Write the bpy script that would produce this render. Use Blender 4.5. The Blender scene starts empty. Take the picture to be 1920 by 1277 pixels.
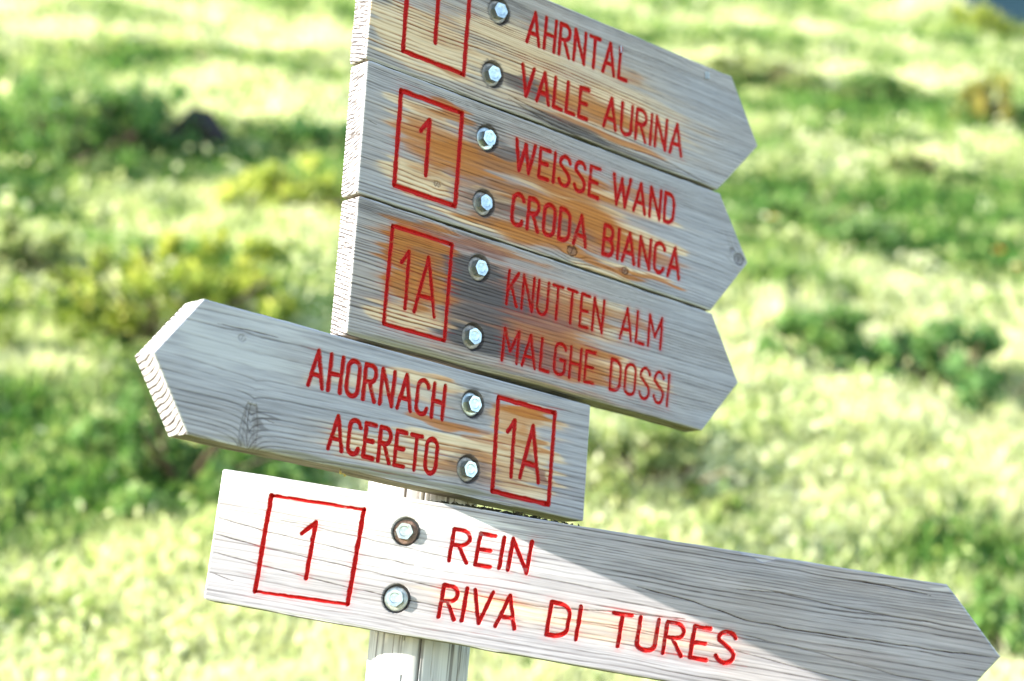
import bpy, math, random
import numpy as np
from mathutils import Matrix, Vector

# ---------------------------------------------------------------- camera, light
sc = bpy.context.scene
COL = sc.collection
EYE = 1.35                                   # height of the lens above the ground under it
cam_d = bpy.data.cameras.new('camera')
cam = bpy.data.objects.new('camera', cam_d)
COL.objects.link(cam)
PITCH, ROLL = math.radians(12.7769), math.radians(5.3191)
cam.matrix_world = (Matrix.Translation((0, 0, EYE)) @ Matrix.Rotation(math.pi / 2 + PITCH, 4, 'X')
                    @ Matrix.Rotation(ROLL, 4, 'Z'))
cam_d.sensor_width = 36.0
cam_d.lens = 3395.2 / 1920 * 36.0
cam_d.clip_start = 0.05
cam_d.clip_end = 20000
cam_d.dof.use_dof = True
cam_d.dof.focus_distance = 1.96
cam_d.dof.aperture_fstop = 3.3
sc.camera = cam

SUN_EL, SUN_TH = math.radians(14.8), math.radians(-7.0)
S = Vector((-math.cos(SUN_EL) * math.cos(SUN_TH), math.cos(SUN_EL) * math.sin(SUN_TH), math.sin(SUN_EL)))
world = bpy.data.worlds.new('World')
sc.world = world
world.use_nodes = True
wt = world.node_tree
sky = wt.nodes.new('ShaderNodeTexSky')
sky.sky_type = 'NISHITA'
sky.sun_disc = False
sky.sun_elevation = SUN_EL
sky.sun_rotation = math.atan2(S.x, S.y)
sky.air_density = 1.0
sky.dust_density = 0.8
sky.ozone_density = 1.0
sky.altitude = 2000
bg = wt.nodes['Background']
wt.links.new(sky.outputs[0], bg.inputs[0])
bg.inputs[1].default_value = 0.15
sun_d = bpy.data.lights.new('sun', 'SUN')
sun_d.energy = 4.4
sun_d.angle = math.radians(0.5)
sun_d.color = (1.0, 0.94, 0.84)
sun = bpy.data.objects.new('sun', sun_d)
COL.objects.link(sun)
sun.rotation_euler = (-S).to_track_quat('-Z', 'Y').to_euler()
sun.location = S * 60
sc.view_settings.view_transform = 'Standard'
sc.view_settings.look = 'None'
sc.view_settings.exposure = 2.1
sc.view_settings.gamma = 1.0
sc.cycles.use_denoising = True
sc.cycles.max_bounces = 6
sc.cycles.sample_clamp_indirect = 6

# ---------------------------------------------------------------- numpy helpers
def _hash(ix, iy, seed):
    n = (ix.astype(np.int64) * 374761393 + iy.astype(np.int64) * 668265263 + seed * 974711) & 0x7fffffff
    n = ((n ^ (n >> 13)) * 1274126177) & 0x7fffffff
    return ((n ^ (n >> 16)) & 0xffff) / 65535.0

def vn(x, y, seed=0):
    """smooth value noise, 0..1"""
    x = np.asarray(x, float); y = np.asarray(y, float)
    ix, iy = np.floor(x), np.floor(y)
    fx, fy = x - ix, y - iy
    fx = fx * fx * fx * (fx * (fx * 6 - 15) + 10); fy = fy * fy * fy * (fy * (fy * 6 - 15) + 10)
    a = _hash(ix, iy, seed); b = _hash(ix + 1, iy, seed); c = _hash(ix, iy + 1, seed); d = _hash(ix + 1, iy + 1, seed)
    return (a + (b - a) * fx) * (1 - fy) + (c + (d - c) * fx) * fy

def fbm(x, y, seed=0, o=4):
    t = 0; a = 0.5; s = 0
    for i in range(o):
        t = t + a * vn(x * 2 ** i, y * 2 ** i, seed + 17 * i); s += a; a *= 0.5
    return t / s

def sstep(a, b, x):
    t = np.clip((x - a) / (b - a), 0, 1)
    return t * t * (3 - 2 * t)

def new_mesh(name, V, F, mat=None, parent=None, attrs=None, smooth=True):
    """V (n,3); F a list of index arrays (m,3) / (m,4) or of tuples"""
    me = bpy.data.meshes.new(name)
    V = np.asarray(V, np.float32)
    if isinstance(F, np.ndarray): F = [F]
    F = [np.asarray(f, np.int32) for f in F if len(f)]
    loops = np.concatenate([f.ravel() for f in F])
    sizes = np.concatenate([np.full(len(f), f.shape[1], np.int32) for f in F])
    starts = np.concatenate([[0], np.cumsum(sizes)[:-1]]).astype(np.int32)
    me.vertices.add(len(V)); me.vertices.foreach_set('co', V.ravel())
    me.loops.add(len(loops)); me.loops.foreach_set('vertex_index', loops)
    me.polygons.add(len(sizes)); me.polygons.foreach_set('loop_start', starts)
    me.polygons.foreach_set('use_smooth', np.full(len(sizes), smooth))
    if attrs:
        for k, a in attrs.items():
            at = me.attributes.new(k, 'FLOAT', 'POINT')
            at.data.foreach_set('value', np.ascontiguousarray(a, np.float32))
    me.update(calc_edges=True)
    me.validate()
    if mat: me.materials.append(mat)
    o = bpy.data.objects.new(name, me)
    COL.objects.link(o)
    if parent: o.parent = parent
    return o

def tag(o, label=None, cat=None, group=None, kind=None):
    if label: o['label'] = label
    if cat: o['category'] = cat
    if group: o['group'] = group
    if kind: o['kind'] = kind
    return o

def empty(name, loc=(0, 0, 0)):
    o = bpy.data.objects.new(name, None)
    o.empty_display_size = 0.1
    COL.objects.link(o)
    o.location = loc
    return o

# ---------------------------------------------------------------- materials
class NT:
    def __init__(s, name):
        s.m = bpy.data.materials.new(name); s.m.use_nodes = True
        s.t = s.m.node_tree; s.b = s.t.nodes['Principled BSDF']; s.out = s.t.nodes['Material Output']
        s.b.inputs['Specular IOR Level'].default_value = 0.14
    def n(s, typ, **kw):
        nd = s.t.nodes.new(typ)
        for k, v in kw.items(): setattr(nd, k, v)
        return nd
    def link(s, a, b): s.t.links.new(a, b)
    def attr(s, name): return s.n('ShaderNodeAttribute', attribute_name=name).outputs['Fac']
    def noise(s, scale, detail=4, vec=None, sc3=None, rough=0.6):
        nz = s.n('ShaderNodeTexNoise'); nz.inputs['Scale'].default_value = scale
        nz.inputs['Detail'].default_value = detail; nz.inputs['Roughness'].default_value = rough
        tc = s.n('ShaderNodeTexCoord'); mp = s.n('ShaderNodeMapping')
        mp.inputs['Scale'].default_value = sc3 or (1, 1, 1)
        s.link(tc.outputs['Object'], mp.inputs['Vector']); s.link(mp.outputs[0], nz.inputs['Vector'])
        return nz.outputs['Fac']
    def ramp(s, fac, stops):
        r = s.n('ShaderNodeValToRGB'); e = r.color_ramp.elements
        while len(e) > 1: e.remove(e[-1])
        for i, (p, c) in enumerate(stops):
            x = e[0] if i == 0 else e.new(p)
            x.position = p; x.color = tuple(c) + (1,)
        s.link(fac, r.inputs[0]); return r.outputs[0]
    def mix(s, f, a, b, blend='MIX'):
        x = s.n('ShaderNodeMix', data_type='RGBA', blend_type=blend)
        for sock, v in ((x.inputs[0], f), (x.inputs[6], a), (x.inputs[7], b)):
            if isinstance(v, (int, float)): sock.default_value = v
            elif isinstance(v, tuple): sock.default_value = v + (1,)
            else: s.link(v, sock)
        return x.outputs[2]
    def math(s, op, a, b=0.0):
        x = s.n('ShaderNodeMath', operation=op)
        for sock, v in ((x.inputs[0], a), (x.inputs[1], b)):
            if isinstance(v, (int, float)): sock.default_value = v
            else: s.link(v, sock)
        return x.outputs[0]
    def bump(s, h, dist, strength=1.0):
        b = s.n('ShaderNodeBump'); b.inputs['Distance'].default_value = dist; b.inputs['Strength'].default_value = strength
        s.link(h, b.inputs['Height']); s.link(b.outputs[0], s.b.inputs['Normal'])

def wood_material(name, lo, hi, stretch=(14, 420, 420), lift=(0.56, 0.55, 0.545)):
    M = NT(name)
    st = M.noise(1.0, 5, sc3=stretch, rough=0.65)
    bl = M.noise(1.0, 3, sc3=tuple(v / 6 for v in stretch))
    f = M.math('ADD', M.math('MULTIPLY', st, 0.62), M.math('MULTIPLY', bl, 0.38))
    c = M.mix(M.attr('cool'), M.ramp(f, [(0.30, (0.205, 0.168, 0.147)), (0.68, (0.47, 0.412, 0.372))]), M.ramp(f, [(0.30, lo), (0.68, hi)]))
    c = M.mix(M.attr('lite'), c, lift)
    c = M.mix(M.attr('cream'), c, M.ramp(f, [(0.3, (0.54, 0.39, 0.23)), (0.66, (0.78, 0.62, 0.43))]))
    c = M.mix(M.attr('warm'), c, M.ramp(f, [(0.3, (0.25, 0.078, 0.018)), (0.66, (0.52, 0.20, 0.05))]))
    c = M.mix(M.attr('purple'), c, M.ramp(f, [(0.3, (0.15, 0.062, 0.055)), (0.68, (0.30, 0.135, 0.10))]))
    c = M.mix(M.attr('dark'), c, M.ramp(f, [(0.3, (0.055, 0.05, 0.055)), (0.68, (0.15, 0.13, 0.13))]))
    c = M.mix(M.attr('moss'), c, M.ramp(f, [(0.3, (0.12, 0.10, 0.035)), (0.68, (0.25, 0.22, 0.10))]))
    c = M.mix(M.attr('grain'), c, M.mix(1.0, c, (0.13, 0.095, 0.085), 'MULTIPLY'))
    pn = M.noise(900, 2)
    red = M.ramp(pn, [(0.35, (0.30, 0.004, 0.006)), (0.7, (0.62, 0.018, 0.014))])
    p = M.attr('paint')
    c = M.mix(p, c, red)
    M.link(c, M.b.inputs['Base Color'])
    M.link(M.math('SUBTRACT', 0.78, M.math('MULTIPLY', p, 0.22)), M.b.inputs['Roughness'])
    M.bump(st, 0.00035, 0.8)
    return M.m

M_WOOD = wood_material('weathered_spruce', (0.19, 0.182, 0.198), (0.45, 0.434, 0.458))
M_POST = wood_material('weathered_round_timber', (0.23, 0.225, 0.225), (0.42, 0.41, 0.41), stretch=(300, 300, 9))

def metal_material():
    M = NT('galvanised_steel')
    n1 = M.noise(260, 4); n2 = M.noise(60, 3)
    c = M.ramp(n1, [(0.3, (0.33, 0.37, 0.36)), (0.7, (0.58, 0.62, 0.59))])
    rust = M.math('MULTIPLY', M.attr('rust'), M.ramp(n2, [(0.15, (0, 0, 0)), (0.42, (1, 1, 1))]))
    c = M.mix(rust, c, M.ramp(n1, [(0.3, (0.09, 0.05, 0.035)), (0.7, (0.27, 0.16, 0.12))]))
    M.link(c, M.b.inputs['Base Color'])
    M.link(M.math('SUBTRACT', 0.95, rust), M.b.inputs['Metallic'])
    M.link(M.math('ADD', 0.30, M.math('MULTIPLY', rust, 0.4)), M.b.inputs['Roughness'])
    M.bump(n1, 0.0002, 0.5)
    return M.m
M_STEEL = metal_material()

# ---------------------------------------------------------------- stroke lettering
def arc(cx, cy, rx, ry, a0, a1, n=9):
    return [(cx + rx * math.cos(math.radians(a0 + (a1 - a0) * i / n)), cy + ry * math.sin(math.radians(a0 + (a1 - a0) * i / n))) for i in range(n + 1)]

G = {
 'A': (.50, [[(0, 0), (.25, 1), (.5, 0)], [(.085, .32), (.415, .32)]]),
 'B': (.40, [[(0, 0), (0, 1), (.17, 1)] + arc(.17, .77, .19, .23, 90, -90) + [(0, .54)], [(.17, .54)] + arc(.19, .27, .21, .27, 90, -90) + [(0, 0)]]),
 'C': (.40, [arc(.2, .79, .2, .21, 10, 180) + arc(.2, .21, .2, .21, 180, 350)]),
 'D': (.40, [[(0, 0), (0, 1), (.15, 1)] + arc(.15, .72, .25, .28, 90, 0) + arc(.15, .28, .25, .28, 0, -90) + [(0, 0)]]),
 'E': (.36, [[(.36, 1), (0, 1), (0, 0), (.36, 0)], [(0, .5), (.30, .5)]]),
 'G': (.42, [arc(.21, .79, .21, .21, 10, 180) + arc(.21, .21, .21, .21, 180, 360) + [(.42, .48), (.23, .48)]]),
 'H': (.42, [[(0, 0), (0, 1)], [(.42, 0), (.42, 1)], [(0, .48), (.42, .48)]]),
 'I': (.0, [[(0, 0), (0, 1)]]),
 'K': (.42, [[(0, 0), (0, 1)], [(.40, 1), (0, .40)], [(.14, .58), (.42, 0)]]),
 'L': (.34, [[(0, 1), (0, 0), (.34, 0)]]),
 'M': (.56, [[(0, 0), (0, 1), (.28, .34), (.56, 1), (.56, 0)]]),
 'N': (.44, [[(0, 0), (0, 1), (.44, 0), (.44, 1)]]),
 'O': (.42, [arc(.21, .79, .21, .21, 0, 180) + arc(.21, .21, .21, .21, 180, 360) + [(.42, .79)]]),
 'R': (.42, [[(0, 0), (0, 1), (.19, 1)] + arc(.19, .76, .21, .24, 90, -90) + [(0, .52)], [(.17, .52), (.42, 0)]]),
 'S': (.40, [arc(.2, .77, .19, .23, 15, 200) + arc(.2, .25, .2, .25, 60, -165)]),
 'T': (.42, [[(0, 1), (.42, 1)], [(.21, 1), (.21, 0)]]),
 'U': (.42, [[(0, 1), (0, .24)] + arc(.21, .21, .21, .21, 180, 360) + [(.42, 1)]]),
 'V': (.48, [[(0, 1), (.24, 0), (.48, 1)]]),
 'W': (.72, [[(0, 1), (.18, 0), (.36, .92), (.54, 0), (.72, 1)]]),
}
def layout(word, u0, u1, b0, b1, c0, c1, gap=.21):
    """strokes of a word between u0 and u1; baseline runs b0..b1, cap line c0..c1"""
    ws = [G[ch][0] for ch in word]
    tot = sum(ws) + gap * (len(word) - 1)
    segs = []; x = 0
    for ch, w in zip(word, ws):
        for pl in G[ch][1]:
            pts = []
            for (a, b) in pl:
                f = (x + a) / tot
                lo = b0 + (b1 - b0) * f; hi = c0 + (c1 - c0) * f
                pts.append((u0 + (u1 - u0) * f, lo + (hi - lo) * b))
            segs += list(zip(pts[:-1], pts[1:]))
        x += w + gap
    return segs
def poly(pts): return list(zip(pts[:-1], pts[1:]))

# ---------------------------------------------------------------- the five signs (millimetres in the board's own plane)
STAINS_AND_LIGHT = {
1:[('cream',60,775,210,55,.4),('warm',10,770,170,45,.25),('warm',-150,780,40,30,.3),('cream',-163.7,759.1,70,28,0.75),('cream',-42.3,803.5,70,14,0.6),('cream',3.7,768.9,95,14,0.7),('warm',13.7,755.5,60,12,0.45),('warm',91.4,759.7,70,14,0.65),('warm',154.7,760.6,60,10,0.6),('cream',143.8,775.9,70,18,0.6),('warm',139.1,819.5,30,10,0.35),('warm',121,734.7,90,4,0.7),('cream',81,773.4,90,10,0.5),('dark',-15.8,756,32,10,0.75),('dark',51.3,727.1,70,7,0.7),('dark',-46.9,841.8,60,8,0.35),('warm',-137.9,737.2,28,4,0.5),('dark',149.6,722.6,90,4,0.5),('lite',-115.7,746.4,120,5,0.4)],
2:[('warm',30,630,170,55,.45),('warm',-140,650,40,34,.5),('cream',-146,600,44,16,.8),('warm',60,600,110,20,.5),('dark',-20,640,60,22,.3),('cream',-161.2,681.2,40,10,0.6),('warm',-124.5,692.6,28,8,0.75),('warm',-148.5,641.4,45,24,0.6),('cream',-151.1,603.5,50,14,0.9),('cream',-151.2,662.4,45,20,0.5),('warm',-79.5,645.9,40,18,0.8),('warm',9.1,652.1,110,10,0.8),('dark',-38.1,667.6,26,7,0.65),('dark',-18,602.7,40,12,0.55),('warm',63.1,624.5,80,12,0.85),('warm',116.4,615.6,60,14,0.8),('dark',65.3,605.5,46,9,0.45),('cream',78.3,641.9,90,4.5,1),('cream',-35.6,613.8,30,5,0.8),('cream',178.4,625.1,70,8,0.8),('warm',185,606.5,70,9,0.6),('warm',58.3,666,60,8,0.7),('warm',177.6,675.9,45,9,0.55),('cream',165.6,659,70,7,0.75),('warm',-15.4,581,60,10,0.7),('cream',-47,575.9,60,5,0.8),('warm',26.1,579,80,6,0.7),('warm',130,572.7,60,3,0.8),('cream',192.4,580.1,70,3,0.7),('warm',220.4,578.1,50,2.5,0.8),('cream',139.7,565.2,50,4,0.6)],
3:[('warm',-20,480,170,60,.4),('warm',-138,505,46,38,.85),('cream',-135,470,40,30,.5),('purple',10,490,110,44,.45),('dark',-50,485,48,44,.42),('warm',60,515,80,14,.55),('warm',20,462,60,6,.7),('cream',90,500,80,16,.5),('warm',100,455,90,16,.5),('warm',-141.9,532.6,36,22,0.85),('warm',-144.1,492.7,40,20,0.65),('cream',-136.9,494.5,34,20,0.45),('dark',-153,475.6,20,12,0.35),('cream',-141.8,446.6,42,10,0.9),('dark',-71.6,519.7,48,13,0.85),('dark',-49.6,500.3,60,13,0.8),('dark',-46.2,473.2,60,9,0.6),('dark',-34.8,445,48,15,0.9),('dark',-69.8,443.4,30,14,0.5),('purple',-75,546.7,60,8,0.55),('warm',-35.9,550.4,60,5,0.6),('purple',-5.8,501.3,40,16,0.8),('purple',20.6,485.4,70,9,0.7),('warm',37.7,479.8,80,8,0.75),('cream',75,520.3,70,12,0.6),('warm',68.9,499.6,50,12,0.65),('warm',136.3,515,40,12,0.5),('cream',126.3,525.8,60,8,0.5),('purple',50.2,444.7,55,14,0.75),('warm',80.8,470.3,80,5,0.7),('cream',98.2,467.7,80,4,0.8),('warm',118.5,439.9,40,12,0.75),('cream',187.6,454.2,50,9,0.8),('warm',188.6,444.6,40,6,0.4),('warm',189.9,517.3,26,8,0.5),('cream',-79.5,459.5,30,6,0.8),('cream',-89.9,481.5,30,4,0.3),('warm',87.2,414.4,110,4,0.35),('dark',-210.2,550.8,70,10,0.35),('moss',-73.5,412.3,160,7,0.5),('moss',104.9,408.5,110,5,0.5),('warm',-192.8,528.5,20,10,0.3)],
4:[('warm',30,350,44,30,.5),('cream',32,330,42,50,.7),('warm',-10,300,80,18,.4),('cream',-150,300,100,20,.35),('cream',-115,382.8,50,7,0.7),('cream',-156.7,365.6,90,9,0.35),('warm',-87.2,340.9,36,5,0.7),('warm',-49.3,342,40,4,0.5),('cream',-62.1,321.8,70,10,0.75),('warm',-38.5,317,40,6,0.55),('cream',-133.2,297.5,90,10,0.6),('warm',-81.7,297.7,50,5,0.4),('cream',23.2,327.9,34,40,0.85),('warm',33.4,377.6,30,6,0.9),('warm',13.5,375.1,30,5,0.6),('purple',45.1,313.4,12,16,0.7),('warm',45.5,344.1,16,16,0.5),('warm',-17.1,332.8,24,5,0.5),('dark',-67.6,365.4,22,18,0.25),('dark',-50.6,291.2,50,8,0.35),('lite',-372.2,371.2,120,40,0.35),('cream',-252.9,354.8,20,8,0.3),('dark',-325,299.1,9,16,0.5),('moss',-144.7,275.3,190,4,0.5)],
5:[('cream',-21.6,151.9,60,10,0.5),('warm',-41.4,163.1,26,4,0.3),('warm',30.2,157.7,30,4,0.4),('cream',124.5,147.8,120,16,0.45),('warm',351.4,166.6,50,5,0.12),('warm',385.2,158.6,40,5,0.1),('lite',-240,200,140,60,.3),('lite',-243.5,233.8,200,16,0.9),('lite',-151.9,206.6,200,40,0.5),('warm',-227.7,158.9,40,6,0.15),('lite',449.4,249.5,14,5,0.8),('dark',290.2,170.1,90,9,0.25)],  # 'lite': sunlit whitening painted over the left part, and a painted sunlit tip corner

}
BOARDS = {
 1: dict(TL=(-246, 866), BL=(-242.2, 715.6), BR=(318.3, 721.9), TIP=(389.1, 801), TR=(330.8, 879.2), seed=11,
    text=[[('AHRNTAL', -19.6, 143.5, 809.6, 813.3, 848.3, 851.7)], [('VALLE', -21.9, 84.5, 743.5, 744.7, 779.4, 782), ('AURINA', 112.5, 247.9, 745.2, 746.2, 783, 785.1)]],
    box=[(-199, 849.5), (-110.6, 849.5), (-107.3, 740.1), (-194.5, 739.2)], num=[[(-165.5, 815.5), (-154.4, 828.5), (-151.9, 763.4)]],
    bolts=[(-65.3, 831.1), (-65.6, 753.7)], hw=2.5, wear=.0, freq=[(700, 4.0), (722, 3.2), (735, 5.2), (790, 3.6), (835, 2.3), (885, 1.9)], knots=[], tilt=.012,
    staples=[(129.6, 849.5), (285.3, 865.6), (281.0, 864.5)], holes=[], cracks=[([(-42.9, 737), (16.7, 731.8), (70, 729), (131.6, 728), (200, 733), (302.1, 724.5)], .9), ([(-40, 733), (30, 722), (120, 718.6)], .8), ([(-242, 790), (-196, 786)], .8), ([(209.6, 866), (209.9, 862)], .8)]),
 2: dict(TL=(-239.8, 714.0), BL=(-233.1, 564.9), BR=(321.7, 563.5), TIP=(384, 640.6), TR=(324, 717.5), seed=23,
    text=[[('WEISSE', -20.5, 113, 653.3, 653.6, 688.4, 689.8), ('WAND', 137, 242, 654.9, 655.6, 690.9, 692)], [('CRODA', -17, 99.9, 587.6, 589.5, 624.8, 625.8), ('BIANCA', 128.5, 259.9, 588.4, 589.1, 624.3, 626.1)]],
    box=[(-190.8, 694.2), (-103.8, 694.7), (-100.3, 585.9), (-186.3, 586.1)], num=[[(-158.4, 657.7), (-148, 672.4), (-145.3, 609.2)]],
    bolts=[(-63.8, 676.7), (-59.9, 600.2)], hw=2.5, wear=.08, freq=[(555, 3.4), (590, 4.6), (640, 5.2), (680, 3.8), (695, 2.4), (720, 2.0)],
    knots=[(79.4, 579.7, 6, 1), (167.2, 576.6, 4, 1), (-128.5, 603.7, 3.4, .7), (366, 641, 7, 1), (352, 650, 3, .6)], tilt=-.004, holes=[], cracks=[([(338, 672), (346, 655), (350, 640)], .8), ([(345, 665), (356, 650), (367, 640)], .9), ([(352, 668), (360, 655), (372, 648)], .6), ([(-238, 648), (-215, 646)], .7)]),
 3: dict(TL=(-231.2, 562.4), BL=(-226.2, 411.8), BR=(320.3, 409.0), TIP=(380.6, 482), TR=(324, 559.5), seed=37,
    text=[[('KNUTTEN', -13, 137.5, 493.5, 493.3, 532.7, 532.2), ('ALM', 167.5, 236.5, 493.4, 495, 531.6, 532.9)], [('MALGHE', -11.8, 130, 428.9, 430, 465.3, 466.7), ('DOSSI', 157.5, 255.5, 429.1, 428, 465.4, 466.3)]],
    box=[(-182.4, 541.5), (-99.1, 541.7), (-96.3, 432.4), (-180.1, 432.6)], num=[[(-165.5, 504.5), (-156.6, 518.4), (-154.2, 455.7)], [(-141.5, 455.3), (-129.4, 518.8), (-113.8, 455.3)], [(-138.4, 474), (-118.4, 474.2)]],
    bolts=[(-57.4, 524.3), (-56.5, 445.5)], hw=1.95, wear=.16, freq=[(405, 2.6), (425, 3.2), (450, 4.6), (500, 4.4), (520, 3.2), (540, 2.2), (565, 1.8)],
    knots=[], tilt=.006, holes=[], cracks=[([(-100, 420), (60, 417), (130, 415)], .35)]),
 4: dict(TL=(-400.4, 408.7), BL=(-398.9, 272.2), BR=(133.7, 267.2), TIP=(-448, 343.5), TR=(130, 404.1), seed=41, thick=38,
    text=[[('AHORNACH', -267, -88.5, 348.8, 345.6, 385.8, 382.9)], [('ACERETO', -233.3, -91, 288.6, 284.5, 323.5, 321.7)]],
    box=[(-12.1, 385.4), (74.5, 384.1), (76.9, 278.3), (-7.9, 280)], num=[[(6.4, 349.9), (15.5, 363.4), (17.1, 300.6)], [(30.3, 301.8), (43.3, 363.1), (58.4, 300.8)], [(35.1, 319.6), (53.2, 318.9)]],
    bolts=[(-47.9, 370.8), (-45, 298.3)], hw=2.45, wear=.05, freq=[(262, 4.0), (290, 4.6), (330, 6.2), (352, 9.0), (375, 16), (410, 12)],
    knots=[(-352, 379, 3.5, .35)], tilt=.01, holes=[], notch=(-329.0, 272), cracks=[([(-381.9, 386.9), (-345, 388.4), (-309.6, 389.0)], .8), ([(-331, 318), (-332, 300), (-330.5, 272)], 1.0), ([(-318, 304), (-300, 301)], .7), ([(-323.5, 308), (-320, 292), (-321, 271)], .7)]),
 5: dict(TL=(-336.7, 250.8), BL=(-326.9, 105.4), BR=(461.8, 103), TIP=(519.3, 186.4), TR=(457.5, 250.8), seed=59,
    text=[[('REIN', -63.6, 22.5, 190.9, 191.6, 225.3, 225)], [('RIVA', -63.6, 19.9, 129.7, 130.6, 164, 165), ('DI', 55, 87, 131.1, 130.9, 165.1, 165.9), ('TURES', 122.5, 253, 131.2, 133.2, 165.2, 165.3)]],
    box=[(-274.4, 229.8), (-167.4, 230.4), (-164.9, 126.6), (-270.6, 123.1)], num=[[(-231.3, 193.8), (-218.2, 208.4), (-216.6, 146.2)]],
    bolts=[(-116.6, 214.3), (-113.1, 141.4)], hw=2.15, wear=.12, freq=[(95, 4.2), (130, 5.5), (165, 8.0), (190, 6.0), (215, 3.6), (255, 2.2)],
    knots=[], tilt=.0, holes=[], chip=(265.2, 249.5),
    cracks=[([(358, 239), (400, 238.6), (443, 236.5)], 1.0), ([(245, 211), (290, 214), (334, 211), (390, 209), (444, 209)], .75), ([(140, 196), (203, 190.2), (260, 180), (316.8, 179), (400, 180.5), (516.7, 184)], 1.0),
            ([(-330, 196), (-275, 190), (-215, 186), (-165, 182), (-100, 180)], .8), ([(-333, 178), (-270, 172), (-165, 166), (-60, 160), (40, 158), (120, 166), (200, 171)], .85), ([(-331, 158), (-250, 151), (-180, 145), (-135, 143), (-60, 141), (30, 140)], .85), ([(-330, 136), (-295, 130)], .8), ([(-270, 205), (-200, 202), (-100, 196), (30, 189), (120, 186)], .6),
            ([(60, 150), (130, 152), (230, 150), (330, 140), (430, 134)], .7), ([(250, 165), (330, 160), (420, 150), (490, 150)], .6)]),
}
YAW = math.radians(40.0682)
PLANES = {
 'upper': (Vector((0, 2.0, EYE)), Vector((0.76527852, 0.64369929, 0)), Vector((0, 0, 1))),
 'lower': (Vector((0, 1.9533, EYE)), Vector((0.98043252, -0.17639825, -0.08738265)), Vector((0.08600176, -0.01547333, 0.99617482))),
}

def seg_dist(U, V, segs, reach):
    D = np.full(U.shape, 99.0)
    for (a, b) in segs:
        m = (U > min(a[0], b[0]) - reach) & (U < max(a[0], b[0]) + reach) & (V > min(a[1], b[1]) - reach) & (V < max(a[1], b[1]) + reach)
        idx = np.nonzero(m)
        if not len(idx[0]): continue
        u, v = U[idx], V[idx]
        dx, dy = b[0] - a[0], b[1] - a[1]
        t = np.clip(((u - a[0]) * dx + (v - a[1]) * dy) / (dx * dx + dy * dy + 1e-9), 0, 1)
        D[idx] = np.minimum(D[idx], np.hypot(u - a[0] - t * dx, v - a[1] - t * dy))
    return D

def grain_field(B, U, V):
    """growth-ring lines of one board: returns (groove 0..1, phase)"""
    sd = B['seed']
    W = V - B['tilt'] * U + 7.0 * (vn(U / 260, V / 70, sd) - .5) + 2.2 * (vn(U / 70, V / 26, sd + 1) - .5) + .7 * (vn(U / 22, V / 9, sd + 2) - .5)
    for (ku, kv, kr, st) in B['knots']:
        du, dv = U - ku, V - kv
        W = W - st * kr * 1.5 * np.exp(-(du / (kr * 3.2)) ** 2) * np.sign(dv) * np.exp(-np.abs(dv) / (kr * 2.6)) * (1 - np.exp(-(dv / (kr * .5)) ** 2))
    if 'notch' in B:
        nu, nv = B['notch']
        W = W + 21 * np.exp(-np.abs(U - nu) / 11) * np.exp(-np.maximum(V - nv, 0) / 30) + 4 * np.exp(-np.abs(U - nu) / 60) * np.exp(-np.maximum(V - nv, 0) / 60)
    vs = np.array([f[0] for f in B['freq']], float); ps = np.array([f[1] for f in B['freq']], float)
    g = np.arange(vs[0] - 60, vs[-1] + 60, .25)
    per = np.interp(g, vs, ps) * (.7 + .6 * vn(g / 9.0, g * 0 + 3.3, sd + 5))
    F = np.cumsum(.25 / per)
    ph = np.interp(W, g, F)
    line = np.floor(ph); fr = ph - line
    lh = _hash(line, line * 0, sd + 9)
    wid = np.minimum(.16 + .2 * lh, 1.15 / np.interp(W, g, per))
    gr = sstep(0, wid * .6, fr) * (1 - sstep(wid, wid * 1.7 + .1, fr))
    amp = (.25 + .75 * lh) * (.35 + .9 * vn(U / 75, ph * 1.0, sd + 12)) * (.55 + .75 * vn(U / 12, ph * 2.0, sd + 13))
    wide = sstep(0, .18, fr) * (1 - sstep(.30, .75, fr)) * np.clip(amp * 1.2, 0, 1)
    return np.clip(gr * amp * 1.45, 0, 1), ph, wide

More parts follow.
